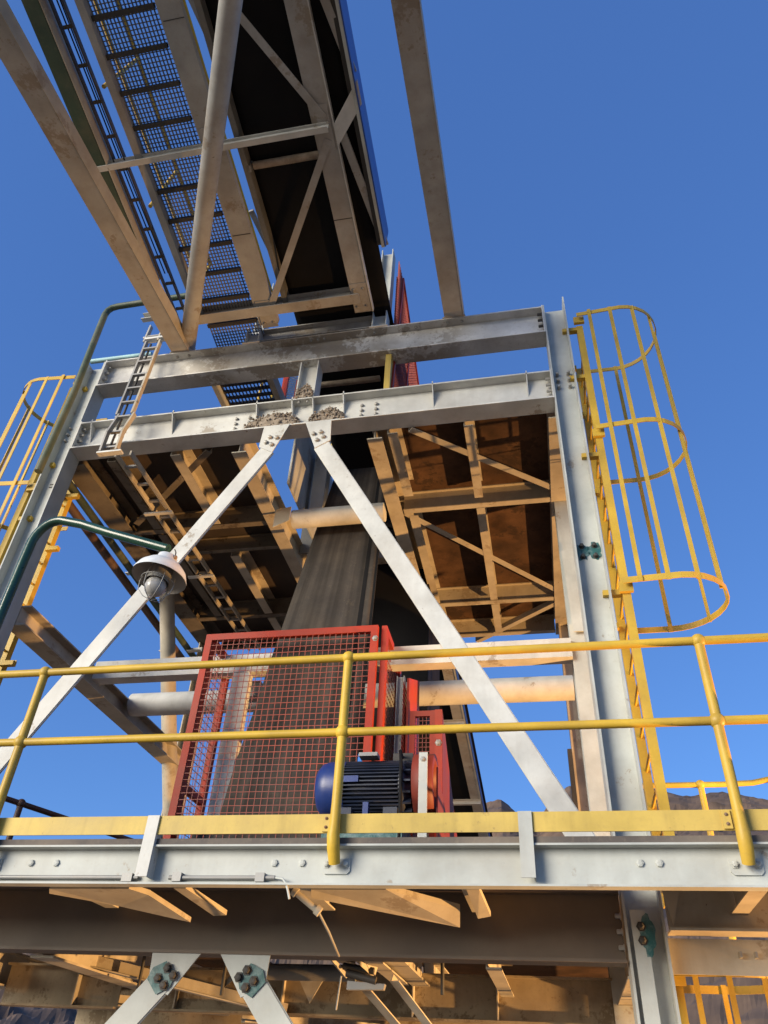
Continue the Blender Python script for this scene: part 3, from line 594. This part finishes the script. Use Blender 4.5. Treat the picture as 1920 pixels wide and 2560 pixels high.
for x in (-2.85, -1.28): MB().box(x-0.1, x+0.1, 6.3, 6.6, 1.14, 1.9).build('bearing_block', 'dark', DP)
# ------------------------------------------------------------------ red guards
def mesh_panel(mb, o_, ux, uz, w, h, sp=0.07, r=0.0022):
    o_, ux, uz = V(o_), V(ux), V(uz); n = int(w/sp); m = int(h/sp); nr = ux.cross(uz)
    for i in range(1, n+1): mb.bar(o_+ux*(i*w/(n+1)), o_+ux*(i*w/(n+1))+uz*h, r*2, r*2, nr)
    for j in range(1, m+1): mb.bar(o_+uz*(j*h/(m+1))+nr*r*1.5, o_+uz*(j*h/(m+1))+ux*w+nr*r*1.5, r*2, r*2, nr)
BG = thing('belt_guard', 'large red wire mesh cage around the foot of the hanging belt', 'machine guard', (-2.2, 6.1, 1.13))
gx0, gx1, gz0, gz1, gy0, gy1 = -3.06, -1.38, 1.14, 3.54, 6.0, 6.85
def frame_rect(x0, x1, z0, z1, y, w=0.065, d=0.05):
    m = MB(); m.box(x0, x0+w, y, y+d, z0, z1); m.box(x1-w, x1, y, y+d, z0, z1); m.box(x0+w, x1-w, y, y+d, z1-w, z1); m.box(x0+w, x1-w, y, y+d, z0, z0+w); return m
frame_rect(gx0, gx1, gz0, gz1, gy0).build('front_frame', 'red', BG)
mm = MB(); mesh_panel(mm, (gx0+0.065, gy0+0.012, gz0+0.065), (1, 0, 0), (0, 0, 1), gx1-gx0-0.13, gz1-gz0-0.13, 0.056, 0.0025); mm.build('front_mesh', 'wire', BG)
for x, nm in ((gx0, 1), (gx1+0.03, -1)):
    m = MB(); ys = (gy0+0.055, 6.6 if nm == 1 else gy1)
    zt = gz1+0.02
    m.box(x-0.005, x+0.045, ys[0], ys[0]+0.09, gz0, zt); m.box(x-0.005, x+0.045, ys[1]-0.08, ys[1], gz0, zt); m.box(x-0.005, x+0.045, ys[0]+0.09, ys[1]-0.08, zt-0.07, zt); m.box(x-0.005, x+0.045, ys[0]+0.09, ys[1]-0.08, 2.1, 2.16)
    m.build('side_frame', 'red', BG)
    mm = MB(); mesh_panel(mm, (x+0.02, ys[0]+0.05, gz0), (0, 1, 0), (0, 0, 1), ys[1]-ys[0]-0.1, zt-gz0, 0.066); mm.build('side_mesh', 'wire', BG)
bolt((-1.40, 5.999, 3.40), BG, 0.02, 0.02, mat='galv')
IS = thing('pulley_frame', 'grey steel post and bearer inside the red cage left of the belt', 'steel frame', (-2.7, 6.7, 1.13))
MB().U((-2.79, 6.35, 1.13), (-2.79, 6.35, 3.30), 0.165, 0.1, 0.01, 1, (1, 0, 0)).build('post', 'white', IS)
MB().U((-2.98, 6.37, 3.40), (-2.50, 6.37, 3.40), 0.165, 0.12, 0.01, -1).build('bearer', 'white', IS)
MB().box(-2.82, -2.68, 6.6, 6.75, 3.17, 3.33).build('bracket', 'clean', IS)
BP = thing('cage_post', 'grey steel post standing between the red cage and the stepped red guard', 'post', (-1.24, 6.55, 1.13))
MB().H((-1.24, 6.5, 1.13), (-1.24, 6.5, 3.25), 0.075, 0.07, 0.01, 0.01, (1, 0, 0)).build('shaft', 'clean', BP)
MB().box(-1.3, -1.18, 6.44, 6.56, 1.131, 1.145).build('base_plate', 'clean', BP)
SG = thing('coupling_guard', 'stepped red sheet guard with a mesh window beside the motor', 'machine guard', (-0.95, 6.4, 1.13))
frame_rect(-1.115, -0.885, 1.14, 2.82, 6.3, 0.05, 0.04).build('window_frame', 'red', SG)
mm = MB(); mesh_panel(mm, (-1.065, 6.315, 1.19), (1, 0, 0), (0, 0, 1), 0.13, 1.58, 0.04, 0.002); mm.build('window_mesh', 'wire', SG)
MB().plate([(-1.15, 6.32, 1.14), (-1.15, 6.9, 1.14), (-1.15, 6.9, 3.4), (-1.15, 6.32, 3.15)], 0.02).build('back_panel', 'red', SG)
mm = MB(); mesh_panel(mm, (-1.19, 6.32, 1.14), (0, 1, 0), (0, 0, 1), 0.5, 2.0, 0.05, 0.003); mm.build('back_mesh', 'red', SG)
MB().plate([(-0.882, 6.26, 2.80), (-0.82, 6.26, 2.80), (-0.82, 6.26, 1.14), (-0.882, 6.26, 1.14)], -0.02).build('side_strip', 'red', SG)
MB().plate([(-0.818, 6.26, 2.79), (-0.81, 7.3, 1.95), (-0.81, 7.3, 1.14), (-0.818, 6.26, 1.14)], 0.015).build('side_panel', 'maroon', SG)
bolt((-0.85, 6.238, 2.50), SG, 0.02, 0.015, mat='galv')
CG = thing('cover_guard', 'round red cover ring with dark bore on the motor shaft end', 'machine guard', (-0.86, 5.6, 1.92))
MB().lathe((-0.93, 5.6, 1.92), (1, 0, 0), [(0, 0.12), (0, 0.222), (0.15, 0.222), (0.15, 0.15), (0.02, 0.14)], 36).build('ring', 'maroon', CG)
MB().plate([(-0.752, 5.50, 2.02), (-0.72, 6.35, 1.45), (-0.72, 6.35, 1.14), (-0.752, 5.50, 1.14)], 0.012).build('skirt', 'maroon', CG)
SS = MB().plate([(-0.872, 5.36, 2.08), (-0.81, 5.36, 2.08), (-0.81, 5.36, 1.14), (-0.872, 5.36, 1.14)], 0.012).build('support_strap', 'clean', CG)
bolt((-0.842, 5.36, 2.03), CG, 0.014, 0.014, mat='galv')
RG = thing('upper_guard', 'dark red mesh guard panel at the top right of the tower beside the gallery', 'machine guard', (-1.2, 5.9, 6.3))
m = MB(); m.bar((-1.2, 5.40, 8.0), (-1.2, 5.12, 5.75), 0.04, 0.06, (1, 0, 0)); m.bar((-1.2, 5.40, 8.0), (-1.2, 6.70, 7.45), 0.04, 0.06, (1, 0, 0)); m.bar((-1.2, 6.0, 7.75), (-1.2, 5.75, 5.75), 0.04, 0.06, (1, 0, 0)); m.bar((-1.2, 6.70, 7.45), (-1.2, 6.7, 5.75), 0.04, 0.06, (1, 0, 0)); m.build('panel_frame', 'red', RG)
mm = MB()
for i in range(40): mm.bar((-1.19, 5.15+i*0.04, 5.6), (-1.19, 5.15+i*0.04, 8.0-0.42*max(0, i*0.04-0.25)), 0.005, 0.012, (1, 0, 0))
for i in range(46): mm.bar((-1.195, 5.1, 5.6+i*0.045), (-1.195, 6.7, 5.6+i*0.045), 0.005, 0.012, (1, 0, 0))
mm.build('panel_mesh', 'wire', RG)
RL = thing('upper_guard', 'red framed mesh panel beside the gallery left of the short link post', 'machine guard', (-2.9, 6.6, 6.5))
m = MB(); m.bar((-2.9, 6.36, 6.9), (-2.9, 6.36, 8.0), 0.04, 0.07, (1, 0, 0)); m.bar((-2.9, 6.8, 6.9), (-2.9, 6.8, 8.0), 0.04, 0.07, (1, 0, 0)); m.build('panel_frame', 'red', RL)
mm = MB(); mesh_panel(mm, (-2.9, 6.38, 6.9), (0, 1, 0), (0, 0, 1), 0.4, 1.1, 0.045, 0.003); mm.build('panel_mesh', 'stringer', RL)
# ------------------------------------------------------------------ electric motor
EM = thing('electric_motor', 'blue electric motor with dark ribbed body, lying in front of the red cage', 'motor', (-1.3, 5.6, 1.13))
mz = 1.895
MB().lathe((-1.47, 5.6, mz), (-1, 0, 0), [(-0.03, 0.205), (0.10, 0.205), (0.155, 0.19), (0.19, 0.15), (0.205, 0.085), (0.205, 0.001)], 40).build('fan_cover', 'blue', EM)
bd = MB().lathe((-1.50, 5.6, mz), (1, 0, 0), [(0, 0.001), (0, 0.17), (0.50, 0.17), (0.5, 0.001)], 40)
for i in range(44):
    a = 6.2832*i/44
    if -2.0 < a-4.712 < -1.1 and False: continue
    c, s = math.cos(a), math.sin(a)
    d = V((0, c, s)); tt = V((0, -s, c))*0.0045; o0 = V((0, 5.6, mz))
    bd.add([V((x, 0, 0))+o0+d*r_+tt*q for x in (-1.47, -1.03) for r_ in (0.16, 0.205) for q in (-1, 1)], [(0, 1, 3, 2), (4, 6, 7, 5), (0, 4, 5, 1), (2, 3, 7, 6), (0, 2, 6, 4), (1, 5, 7, 3)])
bd.build('ribbed_body', 'navy', EM)
eb = MB().lathe((-1.03, 5.6, mz), (1, 0, 0), [(0, 0.19), (0.03, 0.205), (0.05, 0.16), (0.085, 0.15), (0.10, 0.10)], 32)
for i in range(16):
    a = 6.2832*i/16; d = V((0, math.cos(a), math.sin(a))); tt = V((0, -math.sin(a), math.cos(a)))*0.007; o0 = V((0, 5.6, mz))
    eb.add([V((x, 0, 0))+o0+d*r_+tt*q for x in (-1.02, -0.94) for r_ in (0.13, 0.205) for q in (-1, 1)], [(0, 1, 3, 2), (4, 6, 7, 5), (0, 4, 5, 1), (2, 3, 7, 6), (0, 2, 6, 4), (1, 5, 7, 3)])
eb.build('end_shield', 'navy', EM)
MB().box(-1.33, -1.19, 5.40, 5.5, mz+0.185, mz+0.212).build('lifting_plate', 'galv', EM)
MB().box(-1.10, -0.95, 5.55, 5.75, mz+0.19, mz+0.255).build('terminal_box', 'dark', EM)
MB().tube([(-1.03, 5.56, mz+0.22), (-1.03, 5.47, mz+0.24), (-1.01, 5.40, mz+0.15), (-1.0, 5.37, mz-0.1), (-1.0, 5.36, 1.14)], 0.013, 8).build('power_cable', 'rubber', EM)
MB().box(-1.46, -1.32, 5.384, 5.392, mz-0.01, mz+0.035).build('name_plate', 'blue', EM)
for x in (-1.4, -1.07):
    MB().box(x-0.05, x+0.05, 5.36, 5.84, mz-0.29, mz-0.2).build('foot', 'navy', EM)
MB().box(-1.27, -1.23, 5.37, 5.42, mz-0.29, mz-0.16).build('foot', 'blue', EM)
MB().box(-1.55, -0.98, 5.36, 5.84, 1.131, mz-0.29).build('base', 'teal', EM)
# ------------------------------------------------------------------ box beams towards the viewer and the tube between them
def outrig(xc, label):
    th = thing('box_beam', label, 'steel beam', (xc, 5.05, UBZ1), 'box beams over the viewer')
    a = V((xc, 5.13, UBZ1+0.095)); b = a+V((0, -11, -0.935))
    MB().bar(a, b, 0.2, 0.15).build('beam', 'dusty', th)
    MB().box(xc-0.12, xc+0.12, 4.99, 5.19, UBZ1+0.002, UBZ1+0.014).build('shoe_plate', 'dusty', th)
    for dx in (-0.07, 0.07):
        for dy in (5.03, 5.15): bolt((xc+dx, dy, UBZ1+0.0155), th, 0.012, -0.02, '-Z')
    ep = MB().box(xc-0.105, xc+0.105, 5.131, 5.139, UBZ1+0.015, UBZ1+0.18).build('end_plate', 'dusty', th)
    e = MB().bar(a+V((0.103, -0.01, 0.0)), b+V((0.103, 0, 0.0)), 0.006, 0.17).build('edge_strip', 'under', th)
    return th
outrig(-3.615, 'tan box beam reaching overhead from the upper cross beam beside the cable ladder')
outrig(-0.53, 'tan box beam reaching overhead alone against the sky on the right')
tb1 = MB().tube([(-3.56, 5.02, 6.75), (-0.60, -0.50, 6.31)], 0.088, 24).build('tube_strut', 'dusty'); tag(tb1, 'round steel tube rising from the foot of the left box beam across the gallery', 'steel tube')
# ------------------------------------------------------------------ caged ladders
def ladder(sx, label, zlo, ztop, hoops, name='caged_ladder', X0=None, mat='yellow', ylo=5.05):
    X0 = CX+sx*2.76 if X0 is None else X0
    th = thing(name, label, 'ladder', (X0, 5.3, zlo), 'caged ladders')
    y0, y1 = ylo, ylo+0.56
    for y in (y0, y1): MB().L((X0, y, zlo), (X0, y, ztop), 0.06, 0.065, 0.008, -sx, 1, (0, 1, 0)).build('stringer', mat, th)
    z = zlo+0.12
    while z < ztop-0.03: MB().tube([(X0+sx*0.03, y0+0.005, z), (X0+sx*0.03, y1+0.004, z)], 0.012, 8).build('rung', mat, th); z += 0.25
    for z in hoops[0]:
        pts = [(X0+0.01, ylo-0.07)]; cx_, r_ = 0.42, 0.38; cy = (y0+y1)/2+0.02
        for i in range(15): a = -math.pi/2+math.pi*i/14; pts.append((X0+sx*(cx_+r_*math.cos(a)), cy+0.40*math.sin(a)))
        pts.append((X0+0.01, cy+0.40))
        h = MB()
        for (xa, ya), (xb, yb) in zip(pts, pts[1:]): h.bar((xa, ya, z), (xb, yb, z), 0.008, 0.05)
        h.build('hoop', mat, th)
        MB().box(X0-0.02, X0+0.08, y0-0.03, y0, z-0.07, z+0.02).build('clip', mat, th)
    z0, z1 = min(hoops[0])-0.03, max(hoops[0])+0.03
    for fx, fy in ((0.13, -0.395), (0.33, -0.395), (0.54, -0.375), (0.715, -0.23), (0.795, 0.0), (0.70, 0.26), (0.42, 0.395)):
        hx, hy = (0.004, 0.017) if fx > 0.75 else ((0.012, 0.008) if fx > 0.65 else (0.017, 0.004))
        MB().box(X0+sx*fx-hx, X0+sx*fx+hx, cy+fy-hy, cy+fy+hy, z0, z1).build('cage_bar', mat, th)
    for z in hoops[1]:
        for y in (y0+0.03, y1-0.03): MB().bar((X0, y, z), (X0-sx*0.14, y, z), 0.05, 0.045).build('wall_bracket', mat, th)
    return th
ladder(1, 'yellow ladder with hooped safety cage on the right column', 1.13, 6.28, ((6.37, 4.80, 3.20), (6.25, 5.55, 4.55, 3.15)))
ladder(-1, 'yellow ladder with hooped safety cage beyond the left column', 1.13, 6.28, ((6.37, 4.80, 3.20), (6.25, 5.1, 4.4, 3.1)))
LL = ladder(1, 'lower yellow ladder cage below the orange lit edge beam at bottom right', -4.0, 0.86, ((0.80, -0.8, -2.4), ()), X0=0.70, ylo=5.9)
# ------------------------------------------------------------------ right deck extension below
RX = thing('side_platform', 'tan lit edge beam with drop plate under the right end of the walkway', 'platform', (1.4, 5.0, 0.7))
MB().H((0.62, 5.0, 0.99), (1.75, 5.0, 0.99), 0.235, 0.16, 0.01, 0.014).build('edge_beam', 'under', RX)
MB().box(0.62, 1.75, 5.11, 5.125, 0.69, 0.865).build('drop_plate', 'under', RX)
for x in (0.98, 1.06): MB().box(x, x+0.012, 5.06, 5.11, 0.77, 0.80).build('bolt', 'bolt', RX)
MB().plate([(0.61, 4.93, 1.07), (0.70, 4.93, 1.07), (0.64, 4.93, 0.90)], 0.012).build('gusset_plate', 'under', RX)
blot(0.50, 0.86, 4.985, 0.045, 0.1, RX, seed=21)
P(MB().box(0.42, 0.50, 4.988, 4.998, -4.0, 0.985), 'cover_strip', 'clean')
for z in (0.90, 0.83): bolt((0.47, 4.984, z), T, 0.018, 0.02, mat='dark')
def post_rail(name, pts, posts, label, mat='yellow', z0=1.13):
    th = thing(name, label, 'handrail', tuple(pts[0]))
    MB().tube(pts, 0.024, 12).build('top_rail', mat, th)
    low = [V(p)-V((0, 0, 0.48)) for p in pts]
    MB().tube(low, 0.022, 12).build('mid_rail', mat, th)
    for p in posts:
        k = MB().tube([p, (p[0], p[1], z0)], 0.026, 12); k.ball(p, 0.04); k.ball((p[0], p[1], p[2]-0.48), 0.04); k.build('post', mat, th)
    return th
post_rail('handrail', [(0.75, 7.0, 2.366), (1.5, 7.0, 2.366), (1.75, 7.0, 2.375), (2.1, 6.95, 2.43), (2.6, 6.7, 2.5)], [(1.325, 7.0, 2.366)], 'short yellow handrail behind the right ladder, against the brown hill')
post_rail('handrail', [(-5.2, 4.9, 2.03), (-4.45, 6.0, 1.965), (-3.6, 7.4, 1.90)], [(-4.45, 6.0, 1.965)], 'shadowed handrail end behind the left end of the toe board', 'brown')
# ------------------------------------------------------------------ cable ladders
CLD = thing('cable_ladder', 'narrow galvanised cable ladder climbing over the two cross beams on the left', 'cable tray', (-3.95, 4.9, 5.0))
pa = [(4.86, 5.0), (4.86, 5.26), (4.9, 5.55), (4.9, 6.72), (4.88, 6.98)]
for x in (-4.03, -3.86):
    m = MB()
    for (y, z), (y2, z2) in zip(pa, pa[1:]): m.bar((x, y, z), (x+0.03 if z2 > 5.5 else x, y2, z2), 0.02, 0.05, (0, 1, 0))
    m.build('side_rail', 'galv' if x < -4 else 'under', CLD)
for k in range(9): z = 5.08+k*0.215; MB().bar((-4.03+0.02*(k > 2), 4.89, z), (-3.86+0.02*(k > 2), 4.89, z), 0.035, 0.02).build('rung', 'galv', CLD)
MB().box(-4.06, -3.80, 4.84, 4.9, 4.975, 4.995).build('end_bracket', 'white', CLD)
MB().box(-4.02, -3.80, 4.87, 4.93, 6.745, 6.775).build('end_bracket', 'white', CLD)
MB().tube([(-3.98, 4.9, 5.0), (-3.97, 4.915, 5.6), (-3.95, 4.915, 6.7)], 0.012, 8).build('cable', 'dark', CLD)
CL2 = thing('cable_ladder', 'dark cable ladder hung under the upper floor behind the lamp', 'cable tray', (-3.9, 5.0, 5.08))
for x in (-3.96, -3.80): MB().bar((x, 5.0, 5.09), (x+0.02, 9.1, 5.09), 0.02, 0.06).build('side_rail', 'under', CL2)
for k in range(14): MB().bar((-3.96, 5.2+k*0.28, 5.09), (-3.79, 5.2+k*0.28, 5.09), 0.03, 0.02).build('rung', 'galv', CL2)
for y in (7.15, 5.9): MB().bar((-4.05, y, 5.03), (-3.72, y, 5.03), 0.04, 0.02).build('hanger', 'white', CL2)
CL3 = thing('cable_ladder', 'thin cable ladder with dark cables running up beside the gallery walkway', 'cable tray', tuple(G(-3.5, -4)))
for x in (-3.555, -3.445): MB().bar(G(x, T0, 0.0), G(x-0.02, -0.3, 0.0), 0.015, 0.05, GN).build('side_rail', 'dark', CL3)
for x, q in ((-3.53, 0.007), (-3.50, 0.006)): MB().tube([G(x+0.006*math.sin(1.7*k+x*40), T0+0.9*k, 0.03) for k in range(10)], q, 7).build('cable', 'rubber', CL3)
for k in range(29): t = -8.9+0.3*k; MB().bar(G(-3.55, t, 0.0), G(-3.45, t, 0.0), 0.03, 0.02, GN).build('rung', 'dark', CL3)
SB = thing('cable_bracket', 'white stepped channel bracket poking out left of the left box beam foot', 'bracket', (-4.0, 5.0, 6.95))
MB().U(at(360, 800, 4.95), at(395, 795, 4.95), 0.10, 0.06, 0.008, 1).build('channel', 'white', SB)
MB().box(-4.1, -3.75, 4.93, 5.02, 6.86, 6.875).build('plate', 'white', SB)
# ------------------------------------------------------------------ pipes on the left
pp = MB().tube([(-4.59, 4.8, 4.76), (-4.575, 4.8, 5.876), (-4.61, 4.8, 6.946), (-4.617, 4.8, 7.22), (-4.60, 4.8, 7.29), (-4.56, 4.8, 7.335), (-4.49, 4.8, 7.352), (-3.6, 4.8, 7.372)], 0.037, 16).build('lamp_pole', 'olive')
tag(pp, 'weathered olive green pipe bent over the top of the left column', 'pipe')
pq = MB().tube([(-5.0, 5.3, 7.033), (-4.2, 5.3, 7.03)], 0.03, 14).build('pipe', 'cyan'); tag(pq, 'pale blue pipe end above the left end of the upper cross beam', 'pipe')
pr = MB().tube([(-4.9, 5.45, 5.14), (-4.88, 9.8, 4.88)], 0.05, 14).build('pipe', 'brown'); tag(pr, 'dark brown pipe sloping behind the pendant lamp, outside the floor edge', 'pipe')
ps = MB().tube([(-4.80, 5.35, 5.225), (-4.77, 9.4, 5.0)], 0.045, 14).build('pipe', 'olive'); tag(ps, 'dull green pipe running along the left floor edge', 'pipe')
# ------------------------------------------------------------------ pendant lamp on its green pole
YL = 4.2
LP = thing('lamp_post', 'dark green bent pipe carrying the pendant lamp', 'lamp post', (-3.795, YL, 0.9))
pts = [(-3.80, YL, -1.5), (-3.80, YL, 2.7), (-3.798, YL, 3.2)]
for i in range(1, 10):
    a = R(180-i*12.0); pts.append((-3.62+0.178*math.cos(a), YL, 3.36+0.235*math.sin(a)))
pts += [(-3.40, YL, 3.535), (-3.15, YL, 3.432), (-2.60, YL, 3.225)]
MB().tube(pts, 0.036, 20).build('pole', 'green', LP)
lc = V((-2.61, YL, 2.965))
PL = thing('pendant_lamp', 'white enamel pendant lamp with wire guarded globe, hanging from the green pipe', 'lamp', tuple(lc))
tilt = V((0.10, 0.05, 1)).normalized()
MB().lathe(lc, tilt, [(0.0, 0.200), (0.012, 0.199), (0.065, 0.178), (0.112, 0.135), (0.14, 0.09), (0.146, 0.080), (0.192, 0.072), (0.204, 0.05), (0.204, 0.001)], 40).build('shade', 'shade', PL)
MB().lathe(lc-tilt*0.003, tilt, [(0.002, 0.197), (0.06, 0.173), (0.105, 0.13), (0.13, 0.08), (0.131, 0.001)], 40).build('shade_lining', 'shadein', PL)
MB().lathe(lc, tilt, [(0.10, 0.078), (0.02, 0.083), (-0.035, 0.085)], 28).build('lamp_collar', 'galv', PL)
MB().lathe(lc, tilt, [(-0.02, 0.062), (-0.055, 0.074), (-0.09, 0.076), (-0.122, 0.062), (-0.142, 0.036), (-0.15, 0.001)], 32).build('globe', M['glass'], PL)
ax1 = tilt.cross(V((0, 1, 0))).normalized(); ax2 = tilt.cross(ax1)
for i in range(6):
    a = 6.2832*i/6+0.3; d = ax1*math.cos(a)+ax2*math.sin(a)
    MB().tube([lc+tilt*0.02+d*0.112, lc-tilt*0.05+d*0.122, lc-tilt*0.115+d*0.112, lc-tilt*0.165+d*0.06, lc-tilt*0.182+d*0.012], 0.0032, 6).build('guard_wire', 'galv', PL)
MB().tube([lc-tilt*0.03+(ax1*math.cos(6.2832*i/24)+ax2*math.sin(6.2832*i/24))*0.120 for i in range(24)], 0.0032, 6, closed=True).build('guard_ring', 'galv', PL)
MB().tube([lc+tilt*0.20, (-2.625, YL, 3.19), (-2.615, YL, 3.225)], 0.008, 8).build('hook', 'galv', PL)
for sx in (-0.075, 0.075): MB().ball(lc+tilt*0.17+V((sx, -0.02, 0)), 0.017).build('lug', 'rusty', PL)
MB().tube([lc+tilt*0.17+V((0.075, -0.02, 0)), (-2.53, YL, 3.19), (-2.545, YL, 3.215)], 0.005, 6).build('cable', 'dark', PL)
# ------------------------------------------------------------------ floodlight on the yard (below the picture)
FL = thing('flood_light', 'floodlight box on the yard floor right of the tower, aimed up at the floors', 'floodlight', (FLOOD.x, FLOOD.y, GZ))
aim = (AIM-FLOOD).normalized()
MB().bar(FLOOD-aim*0.30, FLOOD-aim*0.10, 0.4, 0.3).build('housing', 'dark', FL)
MB().bar((FLOOD.x, FLOOD.y+0.25, GZ), (FLOOD.x, FLOOD.y+0.25, FLOOD.z-0.1), 0.06, 0.06, (1, 0, 0)).build('stand', 'galv', FL)
